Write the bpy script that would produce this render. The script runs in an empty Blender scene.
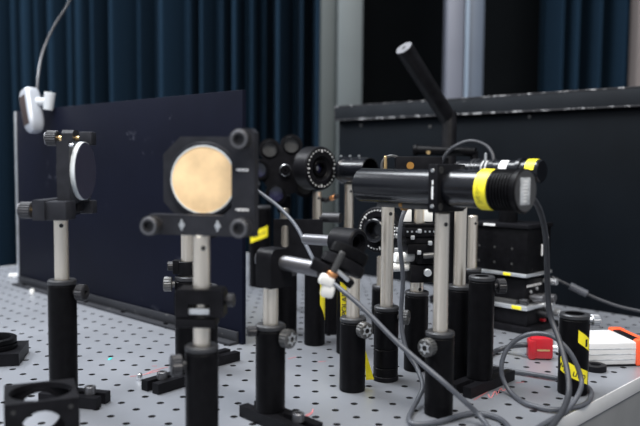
import bpy, bmesh, math, random
from mathutils import Vector, Matrix
random.seed(7)
C = bpy.context.scene.collection
S = 0.001                                   # everything below is written in millimetres

# ------------------------------------------------------------------ camera, world, lights, exposure
F_PX, PITCH, ROLL, CAM_H = 732.5, 0.06928, 0.00837, 220.2
R_ = Vector((1, 0, 0)); F_ = Vector((0, 1, 0)); Z_ = Vector((0, 0, 1))
FWD = math.cos(PITCH)*F_ - math.sin(PITCH)*Z_
UP0 = math.sin(PITCH)*F_ + math.cos(PITCH)*Z_
RIGHT = math.cos(ROLL)*R_ + math.sin(ROLL)*UP0
UP = -math.sin(ROLL)*R_ + math.cos(ROLL)*UP0
cam_d = bpy.data.cameras.new('camera')
cam = bpy.data.objects.new('camera', cam_d); C.objects.link(cam)
cm = Matrix.Identity(4)
for i in range(3):
    cm[i][0] = RIGHT[i]; cm[i][1] = UP[i]; cm[i][2] = -FWD[i]
cm.translation = Vector((0, 0, CAM_H*S))
cam.matrix_world = cm
cam_d.sensor_fit = 'HORIZONTAL'; cam_d.sensor_width = 36
cam_d.lens = F_PX*36/640
cam_d.clip_start = .01; cam_d.clip_end = 50
cam_d.dof.use_dof = True; cam_d.dof.focus_distance = .76; cam_d.dof.aperture_fstop = 5.0
bpy.context.scene.camera = cam

w = bpy.data.worlds.new('room_light'); bpy.context.scene.world = w
w.use_nodes = True
w.node_tree.nodes['Background'].inputs[0].default_value = (.80, .88, 1.0, 1)
w.node_tree.nodes['Background'].inputs[1].default_value = .24

def area(name, loc, target, sx, sy, power, col=(1, 1, 1)):
    d = bpy.data.lights.new(name, 'AREA'); d.shape = 'RECTANGLE'; d.size = sx; d.size_y = sy
    d.energy = power; d.color = col
    o = bpy.data.objects.new(name, d); C.objects.link(o); o.location = loc
    o.rotation_euler = (Vector(target)-Vector(loc)).to_track_quat('-Z', 'Y').to_euler()
    return o
area('overhead_lamp', (-.55, .95, 1.75), (-.45, .95, 0), 1.3, .6, 30, (.92, .96, 1))
area('overhead_lamp', (.35, -.35, 1.75), (.1, .6, 0), 1.2, .6, 27, (1, .95, .88))
area('overhead_lamp', (-1.5, -.3, 1.75), (-.3, .7, .1), .6, 1.0, 17, (.95, .97, 1))

area('overhead_lamp', (-1.75, 1.95, 1.7), (-1.2, 2.0, 0), .9, .4, 26, (.93, .96, 1))  # added lamp raking the curtain folds from the left for narrow bright streaks

vs = bpy.context.scene.view_settings
vs.view_transform = 'Standard'; vs.look = 'None'; vs.gamma = 1; vs.exposure = 0.78
vs.use_curve_mapping = False

# ------------------------------------------------------------------ helpers
def ray(px, py):
    sx, sy = px-320, py-213
    x = math.cos(ROLL)*sx + math.sin(ROLL)*sy
    y = -math.sin(ROLL)*sx + math.cos(ROLL)*sy
    return R_*(x/F_PX) + FWD - UP0*(y/F_PX)
def at(px, py, Y):
    r = ray(px, py)
    return Vector((0, 0, CAM_H)) + r*(Y/r.y)
def gr(px, py, z=0):
    r = ray(px, py)
    return Vector((0, 0, CAM_H)) + r*((z-CAM_H)/r.z)

def catmull(pts, n=8):
    pts = [Vector(p) for p in pts]
    P = [2*pts[0]-pts[1]] + pts + [2*pts[-1]-pts[-2]]
    out = []
    for i in range(1, len(P)-2):
        p0, p1, p2, p3 = P[i-1:i+3]
        for k in range(n):
            t = k/n
            out.append(.5*((2*p1)+(p2-p0)*t+(2*p0-5*p1+4*p2-p3)*t*t+(3*p1-p0-3*p2+p3)*t**3))
    out.append(pts[-1])
    return out

def frame(o, z, up=(0, 0, 1)):
    """matrix with local z along z and local y close to up"""
    z = Vector(z).normalized(); x = Vector(up).cross(z).normalized(); y = z.cross(x)
    m = Matrix.Identity(4)
    for i in range(3):
        m[i][0] = x[i]; m[i][1] = y[i]; m[i][2] = z[i]
    m.translation = Vector(o)
    return m
def T(x, y, z): return Matrix.Translation((x, y, z))
def RZ(a): return Matrix.Rotation(math.radians(a), 4, 'Z')
I4 = Matrix.Identity(4)

class MB:
    def __init__(self): self.bm = bmesh.new()
    def box(self, size, M=I4, bev=.6, c=(0, 0, 0)):
        b = bmesh.new()
        bmesh.ops.create_cube(b, size=1, matrix=Matrix.Translation(c) @ Matrix.Diagonal((size[0], size[1], size[2], 1)))
        if bev: bmesh.ops.bevel(b, geom=b.edges[:], offset=min(bev, .45*min(size)), segments=2, affect='EDGES', profile=.5)
        self._add(b, M); return self
    def boxat(self, lo, hi, M=I4, bev=.6):
        lo, hi = Vector(lo), Vector(hi)
        return self.box(tuple(hi-lo), M, bev, tuple((lo+hi)/2))
    def lathe(self, prof, M=I4, n=32, closed=False):
        b = bmesh.new(); rings = []
        for r, z in prof:
            if r < 1e-6: rings.append([b.verts.new((0, 0, z))])
            else: rings.append([b.verts.new((r*math.cos(2*math.pi*k/n), r*math.sin(2*math.pi*k/n), z)) for k in range(n)])
        seq = list(zip(rings, rings[1:]))
        if closed: seq.append((rings[-1], rings[0]))
        for A, B in seq:
            for k in range(n):
                k2 = (k+1) % n
                if len(A) == 1 and len(B) == 1: continue
                if len(A) == 1: b.faces.new((A[0], B[k2], B[k]))
                elif len(B) == 1: b.faces.new((A[k], A[k2], B[0]))
                else: b.faces.new((A[k], A[k2], B[k2], B[k]))
        self._add(b, M); return self
    def cyl(self, p0, p1, r, r1=None, n=24, ch=.5):
        p0, p1 = Vector(p0), Vector(p1); r1 = r if r1 is None else r1
        L = (p1-p0).length; z = (p1-p0).normalized()
        up = (0, 0, 1) if abs(z.z) < .95 else (0, 1, 0)
        ch = min(ch, L*.3, r*.4)
        return self.lathe([(0, 0), (r-ch, 0), (r, ch), (r1, L-ch), (r1-ch, L), (0, L)], frame(p0, z, up), n)
    def ring(self, ro, ri, z0, z1, M=I4, n=40, ch=.5):
        return self.lathe([(ri, z0), (ro-ch, z0), (ro, z0+ch), (ro, z1-ch), (ro-ch, z1), (ri, z1)], M, n, True)
    def knurl(self, r, z0, z1, M, n=20, sock=2.2):
        """knurled knob: toothed side, chamfered rim, hex socket in its face"""
        b = bmesh.new(); m = n*2; rings = []
        for r_, z in ((r*.86, z0), (r, z0+.8), (r, z1-.9), (r*.84, z1)):
            rings.append([b.verts.new(((r_ if k % 2 else r_*.93)*math.cos(2*math.pi*k/m), (r_ if k % 2 else r_*.93)*math.sin(2*math.pi*k/m), z)) for k in range(m)])
        rings.append([b.verts.new((sock*math.cos(2*math.pi*k/m), sock*math.sin(2*math.pi*k/m), z1)) for k in range(m)])
        rings.append([b.verts.new((sock*.9*math.cos(2*math.pi*k/m), sock*.9*math.sin(2*math.pi*k/m), z1-2.5)) for k in range(m)])
        for A, B in zip(rings, rings[1:]):
            for k in range(m): b.faces.new((A[k], A[(k+1) % m], B[(k+1) % m], B[k]))
        b.faces.new(rings[-1]); b.faces.new(rings[0][::-1])
        self._add(b, M); return self
    def prism(self, outline, z0, z1, M=I4, holes=()):
        b = bmesh.new(); edges = []
        for loop in [outline]+list(holes):
            v = [b.verts.new((p[0], p[1], z0)) for p in loop]
            edges += [b.edges.new((v[i], v[(i+1) % len(v)])) for i in range(len(v))]
        g = bmesh.ops.triangle_fill(b, use_beauty=True, use_dissolve=False, edges=edges, normal=(0, 0, 1))
        fs = [f for f in g['geom'] if isinstance(f, bmesh.types.BMFace)]
        e = bmesh.ops.extrude_face_region(b, geom=fs)
        bmesh.ops.translate(b, verts=[v for v in e['geom'] if isinstance(v, bmesh.types.BMVert)], vec=(0, 0, z1-z0))
        self._add(b, M); return self
    def tube(self, pts, r, n=10, smooth=8):
        P = catmull(pts, smooth) if smooth else [Vector(p) for p in pts]
        b = bmesh.new(); rings = []; x = None
        for i, p in enumerate(P):
            t = (P[min(i+1, len(P)-1)]-P[max(i-1, 0)]).normalized()
            if x is None: x = t.orthogonal().normalized()
            x = (x-t*x.dot(t)).normalized(); y = t.cross(x)
            rings.append([b.verts.new(p+r*(math.cos(2*math.pi*k/n)*x+math.sin(2*math.pi*k/n)*y)) for k in range(n)])
        for A, B in zip(rings, rings[1:]):
            for k in range(n): b.faces.new((A[k], A[(k+1) % n], B[(k+1) % n], B[k]))
        b.faces.new(rings[0][::-1]); b.faces.new(rings[-1])
        self._add(b, I4); return self
    def wrap(self, r, a0, a1, zc0, zc1, h, M, n=14, t=.35):
        """tape of height h wrapped round a cylinder of radius r from angle a0 to a1 (degrees); its centre climbs zc0 -> zc1"""
        b = bmesh.new(); R = []
        for k in range(n+1):
            u = k/n; a = math.radians(a0+(a1-a0)*u); zc = zc0+(zc1-zc0)*u
            R.append([b.verts.new((rr*math.cos(a), rr*math.sin(a), zc+dz)) for rr, dz in ((r+.05, -h/2), (r+t, -h/2), (r+t, h/2), (r+.05, h/2))])
        for A, B in zip(R, R[1:]):
            for k in range(4): b.faces.new((A[k], B[k], B[(k+1) % 4], A[(k+1) % 4]))
        b.faces.new(R[0]); b.faces.new(R[-1][::-1])
        self._add(b, M); return self
    def _add(self, b, M):
        b.transform(M)
        me = bpy.data.meshes.new('t'); b.to_mesh(me); b.free()
        self.bm.from_mesh(me); bpy.data.meshes.remove(me)
    def build(self, name, mat, parent=None, loc=None, kind=None, ang=35):
        bm = self.bm
        bmesh.ops.recalc_face_normals(bm, faces=bm.faces[:])
        root = parent
        while root is not None and root.parent is not None: root = root.parent
        org = Vector(loc) if loc is not None else (root.location/S if root is not None else Vector((0, 0, 0)))
        bmesh.ops.translate(bm, verts=bm.verts[:], vec=-org)
        bmesh.ops.scale(bm, verts=bm.verts[:], vec=(S, S, S))
        for f in bm.faces: f.smooth = True
        for e in bm.edges:
            if len(e.link_faces) == 2 and e.calc_face_angle(0) > math.radians(ang): e.smooth = False
        me = bpy.data.meshes.new(name); bm.to_mesh(me); bm.free()
        o = bpy.data.objects.new(name, me); C.objects.link(o)
        me.materials.append(mat)
        if parent is not None: o.parent = parent
        else: o.location = org*S
        if kind: o['kind'] = kind
        return o

def tag(o, label, cat, group=None):
    o['label'] = label; o['category'] = cat
    if group: o['group'] = group
    return o
def thing(name, loc, label, cat, group=None):
    o = bpy.data.objects.new(name, None); C.objects.link(o); o.location = Vector(loc)*S
    o.empty_display_size = .01
    return tag(o, label, cat, group)

def text_mesh(txt, h, M, mb, t=.15):
    """letters of height h written in local xy of M, centred"""
    cu = bpy.data.curves.new('t', 'FONT'); cu.body = txt; cu.size = h*1.4; cu.extrude = t
    cu.align_x = 'CENTER'; cu.align_y = 'CENTER'
    o = bpy.data.objects.new('t', cu); C.objects.link(o)
    dg = bpy.context.evaluated_depsgraph_get(); dg.update()
    me = bpy.data.meshes.new_from_object(o.evaluated_get(dg))
    me.transform(M); mb.bm.from_mesh(me)
    bpy.data.objects.remove(o); bpy.data.curves.remove(cu); bpy.data.meshes.remove(me)
    return mb
def circ(cx, cy, r, n=32, a0=0): return [(cx+r*math.cos(2*math.pi*k/n+a0), cy+r*math.sin(2*math.pi*k/n+a0)) for k in range(n)]

# ------------------------------------------------------------------ materials
def mat(name, col, rough=.5, metal=0, var=.0, scale=40, bump=0, spec=.5, coat=0, stretch=None):
    m = bpy.data.materials.new(name); m.use_nodes = True
    nt = m.node_tree; b = nt.nodes['Principled BSDF']
    b.inputs['Roughness'].default_value = rough; b.inputs['Metallic'].default_value = metal
    b.inputs['Specular IOR Level'].default_value = spec; b.inputs['Coat Weight'].default_value = coat
    tc = nt.nodes.new('ShaderNodeTexCoord'); mp = nt.nodes.new('ShaderNodeMapping')
    nt.links.new(tc.outputs['Object'], mp.inputs[0])
    if stretch: mp.inputs['Scale'].default_value = stretch
    nz = nt.nodes.new('ShaderNodeTexNoise'); nz.inputs['Scale'].default_value = scale; nz.inputs['Detail'].default_value = 4
    nt.links.new(mp.outputs[0], nz.inputs['Vector'])
    rp = nt.nodes.new('ShaderNodeValToRGB')
    rp.color_ramp.elements[0].position = .3; rp.color_ramp.elements[1].position = .7
    rp.color_ramp.elements[0].color = (*[max(0, c*(1-var)) for c in col], 1)
    rp.color_ramp.elements[1].color = (*[min(1, c*(1+var)) for c in col], 1)
    nt.links.new(nz.outputs[0], rp.inputs[0]); nt.links.new(rp.outputs[0], b.inputs['Base Color'])
    if bump:
        bn = nt.nodes.new('ShaderNodeBump'); bn.inputs['Strength'].default_value = bump; bn.inputs['Distance'].default_value = .001
        nt.links.new(nz.outputs[0], bn.inputs['Height']); nt.links.new(bn.outputs[0], b.inputs['Normal'])
    return m
BLACK = mat('black_anodised', (.0038, .0038, .0046), .38, 0, .25, 150, spec=.07)
BLACK2 = mat('black_satin', (.0065, .0065, .008), .42, 0, .3, 90, spec=.09)
GLOSS = mat('black_gloss', (.0045, .005, .007), .22, 0, .2, 60, spec=.5)
STEEL = mat('brushed_steel', (.88, .80, .69), .34, .92, .05, 60, stretch=(8, 8, .5))
STEEL2 = mat('dull_steel', (.17, .17, .18), .42, .85, .08, 60)
MOUNT_LIT = mat('mount_lit_anodised', (.021, .022, .027), .45, 0, .2, 90, spec=.14)  # black anodising made paler for the light falling on the mounts
PALER = mat('paler_anodised', (.035, .036, .04), .4, .2, .2, 90, spec=.4)
SILVER = mat('silver_metal', (.72, .73, .75), .3, .95, .08, 80)
ALU = mat('aluminium', (.62, .64, .66), .38, .8, .1, 50)
BRASS = mat('brass', (.75, .52, .25), .3, .9, .1, 80)
COPPER = mat('copper', (.72, .33, .14), .35, .8, .1, 80)
KNOBM = mat('dark_knob', (.022, .022, .025), .42, .3, .3, 120, spec=.4)
GREYK = mat('grey_knob', (.09, .09, .09), .4, .6, .2, 120)
YEL = mat('yellow_tape', (.86, .74, .02), .45, 0, .06, 60)
INK = mat('black_ink', (.015, .015, .015), .6)
WHITE = mat('white_plastic', (.80, .80, .78), .4, 0, .04, 40)
WPAINT = mat('white_ink', (.78, .78, .78), .6)
GREYL = mat('grey_label', (.42, .44, .46), .5, 0, .35, 160)
RED = mat('red_plastic', (.38, .01, .018), .35, 0, .1, 60)
ORANGE = mat('orange_rubber', (.86, .10, .03), .5, 0, .08, 60)
CABLE = mat('cable_jacket', (.022, .024, .03), .5, 0, .2, 100)
CABLE2 = mat('grey_cable_jacket', (.06, .065, .078), .45, 0, .15, 100)
GLASSM = mat('mirror_glass', (.04, .04, .06), .12, 0, .1, 20)
RIM = mat('ground_glass_rim', (.62, .66, .68), .6, 0, .05, 80)
CREAM = mat('frosted_mirror_back', (.86, .61, .34), .55, 0, .16, 55)
PURPLE = mat('coated_lens', (.02, .02, .06), .06, 0, .3, 20, spec=1.0)
TEAL = mat('teal_paint', (.02, .45, .42), .5)
MARK = mat('red_marker', (.46, .15, .16), .7, 0, .2, 200)
AMBER = mat('amber_part', (.30, .15, .03), .4)
NYLON = mat('white_nylon', (.70, .70, .68), .45, 0, .03, 60)

def scuffed(name, col, scol, rough, amount, scale=14):
    """dark paint with sparse pale scratches"""
    m = mat(name, col, rough, 0, .25, 6, spec=.06)
    nt = m.node_tree; b = nt.nodes['Principled BSDF']
    src = b.inputs['Base Color'].links[0].from_socket
    tc = nt.nodes.new('ShaderNodeTexCoord'); mp = nt.nodes.new('ShaderNodeMapping'); mp.inputs['Scale'].default_value = (1, 1, 1.6)
    n = nt.nodes.new('ShaderNodeTexNoise'); n.inputs['Scale'].default_value = scale; n.inputs['Detail'].default_value = 9; n.inputs['Roughness'].default_value = .75
    r = nt.nodes.new('ShaderNodeValToRGB'); r.color_ramp.elements[0].position = amount; r.color_ramp.elements[1].position = amount+.06
    mx = nt.nodes.new('ShaderNodeMixRGB'); mx.inputs[2].default_value = (*scol, 1)
    nt.links.new(tc.outputs['Object'], mp.inputs[0]); nt.links.new(mp.outputs[0], n.inputs['Vector']); nt.links.new(n.outputs[0], r.inputs[0])
    nt.links.new(r.outputs[0], mx.inputs[0]); nt.links.new(src, mx.inputs[1]); nt.links.new(mx.outputs[0], b.inputs['Base Color'])
    return m
PANEL = scuffed('scuffed_panel', (.0040, .0050, .0118), (.028, .030, .042), .55, .60)
PANEL2 = scuffed('scuffed_back_panel', (.0028, .0042, .0062), (.025, .03, .035), .6, .68, 10)
RAILM = scuffed('scuffed_rail', (.014, .016, .019), (.25, .25, .26), .5, .66, 22)
WORN = scuffed('worn_edge', (.03, .03, .033), (.36, .36, .37), .5, .52, 60)
TABLE = mat('table_steel', (.315, .33, .365), .36, .55, .10, 9, .05)
HOLEM = mat('hole_dark', (.012, .012, .013), .7)
SIDE = mat('table_side', (.16, .165, .17), .6, 0, .1, 20)

# ------------------------------------------------------------------ room shell
FLOOR_Z = -900
MB().boxat((-3200, -1800, FLOOR_Z-40), (3200, 3000, FLOOR_Z), I4, 0).build('floor', mat('floor_vinyl', (.10, .10, .11), .5, 0, .15, 3), kind='structure')
MB().boxat((-3200, 2600, FLOOR_Z), (3200, 2680, 1900), I4, 0).build('wall_back', mat('wall_dark', (.003, .004, .005), .9, 0, .2, 3, spec=.08), kind='structure')
TRIM = mat('frame_alu_grey', (.07, .083, .086), .5, .1, .06, 10)
TRIM2 = mat('frame_alu_lilac', (.12, .128, .16), .45, .1, .05, 10)
TRIM3 = mat('frame_alu_warm', (.15, .13, .125), .5, .1, .05, 10)
def post_frame(name, px0, px1, Y, m, groove=None):
    a, b = at(px0, 100, Y).x, at(px1, 100, Y).x
    mb = MB().boxat((a, Y, FLOOR_Z), (b, Y+60, 1900), I4, 3)
    o = mb.build(name, m, loc=((a+b)/2, Y, FLOOR_Z), kind='structure')
    if groove:
        g0, g1 = at(groove[0], 100, Y).x, at(groove[1], 100, Y).x
        MB().boxat((g0, Y-10, FLOOR_Z), (g1, Y+1, 1900), I4, 1).build('bead', WHITE if len(groove) < 3 else groove[2], o)
    return o
post_frame('trim_1', 337, 362, 2060, TRIM)
post_frame('trim_2', 320, 336, 2100, mat('frame_alu_dim', (.035, .043, .043), .6, .1, .05, 10))
post_frame('trim_3', 445.5, 463, 2060, TRIM2)
post_frame('trim_4', 463.3, 482.5, 2075, mat('frame_alu_blue', (.085, .105, .14), .45, .1, .05, 10), (463.6, 467, mat('pale_bead', (.22, .28, .36), .4)))
post_frame('trim_5', 636, 652, 2060, TRIM3)

def curtain(px0, px1, Y, label, seed, name='curtain'):
    rnd = random.Random(seed)
    a, b = at(px0, 100, Y).x, at(px1, 100, Y).x
    n = int((b-a)/3.5); cols = []
    ph = 0; x = a
    amp = 115
    for i in range(n+1):
        x = a+(b-a)*i/n
        ph += (b-a)/n/(58+22*math.sin(x*.011+seed)+14*math.sin(x*.037)) * 2*math.pi
        s = math.sin(ph)
        cols.append((x+8*math.sin(ph*.5), amp*(1+.3*math.sin(x*.006+1))*(2/math.pi)*math.asin(.975*s)))
    zs = [FLOOR_Z+30+(2750-60)*k/14 for k in range(15)]
    bm = bmesh.new(); G = []
    for z in zs:
        k = .9+.1*math.sin(z*.002)
        G.append([bm.verts.new((x, Y+y*k, z)) for x, y in cols])
    G2 = [[bm.verts.new(v.co+Vector((0, 2.5, 0))) for v in row] for row in G]
    for A, B in zip(G, G[1:]):
        for i in range(n): bm.faces.new((A[i], A[i+1], B[i+1], B[i]))
    for A, B in zip(G2, G2[1:]):
        for i in range(n): bm.faces.new((A[i], B[i], B[i+1], A[i+1]))
    for i in range(n):
        bm.faces.new((G[0][i], G2[0][i], G2[0][i+1], G[0][i+1])); bm.faces.new((G[-1][i], G[-1][i+1], G2[-1][i+1], G2[-1][i]))
    for A, B in zip(range(len(zs)-1), range(1, len(zs))):
        bm.faces.new((G[A][0], G[B][0], G2[B][0], G2[A][0])); bm.faces.new((G[A][n], G2[A][n], G2[B][n], G[B][n]))
    mb = MB(); mb.bm.free(); mb.bm = bm
    o = mb.build(name, CURT, loc=((a+b)/2, Y, FLOOR_Z+30), ang=180)
    tag(o, label, 'curtain')
    # hem heading tape at the top of the cloth
    MB().boxat((a, Y-30, zs[-1]-4), (b, Y+32, zs[-1]+30), I4, 2).build('curtain_rail', BLACK2, o)
    return o
CURT = mat('navy_cloth', (.0085, .0225, .041), .9, 0, .15, 200, spec=.1)
curtain(-30, 322, 2300, 'wide navy curtain hanging in folds behind the black panel on the left', 1)
curtain(541, 640, 2300, 'narrow navy curtain hanging right of the pale metal frame posts', 4)

# ------------------------------------------------------------------ optical table
YAW = 0.0125
GA = math.radians(45)+YAW
AX = Vector((math.cos(GA), math.sin(GA), 0))       # along the table's near right-hand edge
BX = Vector((-math.sin(GA), math.cos(GA), 0))      # across the table
TM = Matrix.Identity(4)
for i in range(3): TM[i][0] = AX[i]; TM[i][1] = BX[i]
A0, A1 = 17.7+12.5, 9.9+12.5
a_lo, b_lo = 17.7-12.5+25*5, 9.9-12.5+25*12
na, nb = 38, 48
EDGE_A0, EDGE_A1, EDGE_B0, EDGE_B1 = -250, 1130, b_lo-14, b_lo+25*nb+14
tbl = thing('optical_table', (TM @ Vector((500, 900, 0))) + Vector((0, 0, FLOOR_Z)), 'steel optical table with a grid of threaded holes carrying all the optics', 'table')
bm = bmesh.new(); NH = 12; HR = 3.4
hole_bm = bmesh.new()
for i in range(na):
    for j in range(nb):
        cx, cy = a_lo+25*i+12.5, b_lo+25*j+12.5
        sq = []
        for k in range(NH):
            t = 2*math.pi*k/NH+math.pi/4; c_, s_ = math.cos(t), math.sin(t); q = 12.5/max(abs(c_), abs(s_))
            sq.append((cx+q*c_, cy+q*s_, 0))
        ci = [(cx+HR*math.cos(2*math.pi*k/NH+math.pi/4), cy+HR*math.sin(2*math.pi*k/NH+math.pi/4), 0) for k in range(NH)]
        vo = [bm.verts.new(p) for p in sq]; vi = [bm.verts.new(p) for p in ci]
        for k in range(NH): bm.faces.new((vo[k], vo[(k+1) % NH], vi[(k+1) % NH], vi[k]))
        h0 = [hole_bm.verts.new(p) for p in ci]; h1 = [hole_bm.verts.new((p[0], p[1], -11)) for p in ci]
        for k in range(NH): hole_bm.faces.new((h0[k], h0[(k+1) % NH], h1[(k+1) % NH], h1[k]))
        hole_bm.faces.new(h1)
bmesh.ops.remove_doubles(bm, verts=bm.verts[:], dist=.01)
ah, bh = a_lo+25*na, b_lo+25*nb
for (x0, y0, x1, y1) in ((EDGE_A0, EDGE_B0, a_lo, EDGE_B1), (ah, EDGE_B0, EDGE_A1, EDGE_B1), (a_lo, EDGE_B0, ah, b_lo), (a_lo, bh, ah, EDGE_B1)):
    v = [bm.verts.new(p) for p in ((x0, y0, 0), (x1, y0, 0), (x1, y1, 0), (x0, y1, 0))]; bm.faces.new(v)
bm.transform(TM); hole_bm.transform(TM)
mb = MB(); mb.bm.free(); mb.bm = bm
for f in bm.faces:
    f.normal_update()
    if f.normal.z < 0: f.normal_flip()
top = mb.build('table_top', TABLE, tbl)
mb = MB(); mb.bm.free(); mb.bm = hole_bm
mb.build('threaded_holes', HOLEM, top, kind='stuff')
MB().boxat((EDGE_A0, EDGE_B0, -205), (EDGE_A1, EDGE_B1, -12), TM, 2).build('table_core', SIDE, tbl)
MB().boxat((EDGE_A0-1, EDGE_B0-1.5, -14), (EDGE_A1+1, EDGE_B0, .6), TM, .4)\
    .boxat((EDGE_A0-1, EDGE_B1, -14), (EDGE_A1+1, EDGE_B1+1.5, .6), TM, .4)\
    .boxat((EDGE_A0-1.5, EDGE_B0-1, -14), (EDGE_A0, EDGE_B1+1, .6), TM, .4)\
    .boxat((EDGE_A1, EDGE_B0-1, -14), (EDGE_A1+1.5, EDGE_B1+1, .6), TM, .4).build('edge_strip', mat('edge_aluminium', (.72, .72, .72), .5, .4, .05, 30), tbl)
for (x, y) in ((-120, b_lo+120), (1000, b_lo+120), (-120, bh-120), (1000, bh-120)):
    MB().cyl(TM @ Vector((x, y, FLOOR_Z)), TM @ Vector((x, y, -206)), 70, ch=3).build('leg', BLACK2, tbl)
def marker(pts, wd=1.1):
    b = bmesh.new(); P = catmull([gr(*p, .25) for p in pts], 5); prev = None
    for i, p in enumerate(P):
        t = (P[min(i+1, len(P)-1)]-P[max(i-1, 0)]).normalized(); s = Vector((-t.y, t.x, 0))*wd/2
        cur = (b.verts.new(p+s), b.verts.new(p-s), b.verts.new(p-s+Vector((0, 0, .1))), b.verts.new(p+s+Vector((0, 0, .1))))
        if prev:
            for k in range(4): b.faces.new((prev[k], cur[k], cur[(k+1) % 4], prev[(k+1) % 4]))
        prev = cur
    m = MB(); m.bm.free(); m.bm = b
    return m.build('marker_line', MARK, tbl)
for p in ([(146, 374), (155, 370), (168, 367)], [(130, 376.5), (142, 375), (160, 370.5)], [(152, 366), (157, 366)],
          [(474, 400), (490, 390), (506, 380)], [(488, 394), (491, 398), (495, 391), (497, 395)], [(498, 393), (501, 388), (503, 391), (507, 388)],
          [(516, 383), (524, 382)], [(298, 421), (305, 416), (312, 412)], [(300, 419), (311, 414), (313, 409)], [(288, 359), (296, 357)], [(318, 362), (326, 361)]):
    marker(p)
MB().boxat((-4.6, -1.7, .1), (4.6, 1.7, .4), T(*gr(110, 359)) @ RZ(88), .1).build('paint_spot', TEAL, tbl)

# ------------------------------------------------------------------ panels
def wall_panel(name, P, Q, h, th, label, m):
    P, Q = Vector((*P, 0)), Vector((*Q, 0)); d = (Q-P); L = d.length; d.normalize(); nrm = Vector((d.y, -d.x, 0))
    if nrm.y > 0: nrm = -nrm
    M = Matrix.Identity(4); z = Vector((0, 0, 1))
    for i in range(3): M[i][0] = d[i]; M[i][1] = -nrm[i]; M[i][2] = z[i]
    M.translation = P
    r = thing(name, (P+Q)/2, label, 'panel')
    return r, M, L
pl, qr = gr(19, 284), gr(242, 345)
r, M, L = wall_panel('breadboard_panel', (pl.x, pl.y), (qr.x, qr.y), 305, 12, 'upright black scuffed panel standing on the left behind the mirrors', PANEL)
MB().boxat((0, 0, .3), (L, 6.4, 304.5), M, .8).build('panel', PANEL, r)
MB().boxat((-3, -1.5, .3), (3.5, 0, 304), M, .3).build('edge_trim', ALU, r)
MB().boxat((4, -15, .2), (L-6, 0, 3.4), M, .6).boxat((4, -3.4, 3), (L-6, 0, 15), M, .6).build('foot_rail', scuffed('rail_grey', (.025, .026, .03), (.12, .12, .12), .5, .60, 40), r)
for k in range(6):
    MB().lathe([(0, 0), (3, 0), (3, 2.4), (1.4, 2.4), (1.4, 1), (0, 1)], M @ T(40+k*(L-80)/5, -9, 3.4), 16).build('screw', BLACK2, r)

pa, pb = Vector((36, 1473, 0)), Vector((536, 973, 0))
r, M, L = wall_panel('enclosure_panel', (pa.x, pa.y), (pb.x, pb.y), 331, 12, 'long black panel with a worn top rail standing across the back right', PANEL2)
MB().boxat((0, 0, .3), (L, 14, 305), M, .8).build('panel', PANEL2, r)
rail = MB().boxat((-3, -9, 303), (L, 24, 331), M, 1.2).build('top_rail', RAILM, r)
MB().boxat((-4, -9.7, 302.6), (L, -8.6, 305.2), M, .2).boxat((-4, -9.6, 329.6), (L, -8.2, 331.6), M, .2).boxat((-3.8, -9.6, 303), (-2.4, 24, 331.4), M, .2).build('worn_edge', WORN, rail)
for x, z in ((60, 292), (225, 285), (420, 295)):
    MB().lathe([(0, 0), (3.2, 0), (2.6, 1.4), (0, 1.6)], M @ T(x, 0, z) @ Matrix.Rotation(math.pi/2, 4, 'X'), 14).build('rivet', GREYK, r)

# ------------------------------------------------------------------ post stands
def base_bar(root, c, ang, l0, l1, screw=None, w_=25, h=10, slots=(1, 1)):
    """slotted base bar: runs from -l0 to +l1 along ang, with an open slot at either end"""
    M = T(c.x, c.y, .2) @ RZ(ang); hw = w_/2; sl = 3.6
    out = [(-l0, -hw), (l1, -hw)]
    if slots[1]: out += [(l1, -sl), (16, -sl)] + [(16-sl*math.sin(t), -sl*math.cos(t)) for t in (math.pi*.25, math.pi*.5, math.pi*.75)] + [(16, sl), (l1, sl)]
    out += [(l1, hw), (-l0, hw)]
    if slots[0]: out += [(-l0, sl), (-16, sl)] + [(-16+sl*math.sin(t), sl*math.cos(t)) for t in (math.pi*.25, math.pi*.5, math.pi*.75)] + [(-16, -sl), (-l0, -sl)]
    b = MB().prism(out, 0, h, M).build('base_plate', BLACK2, root)
    for s in (screw or ()):
        MB().lathe([(0, 0), (3, 0), (3, 0), (5, 0), (5, 6.2), (4.4, 6.8), (2.5, 6.8), (2.3, 4), (0, 4)], M @ T(s, 0, h), 18).build('cap_screw', STEEL2, b)
    return b, M
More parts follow.
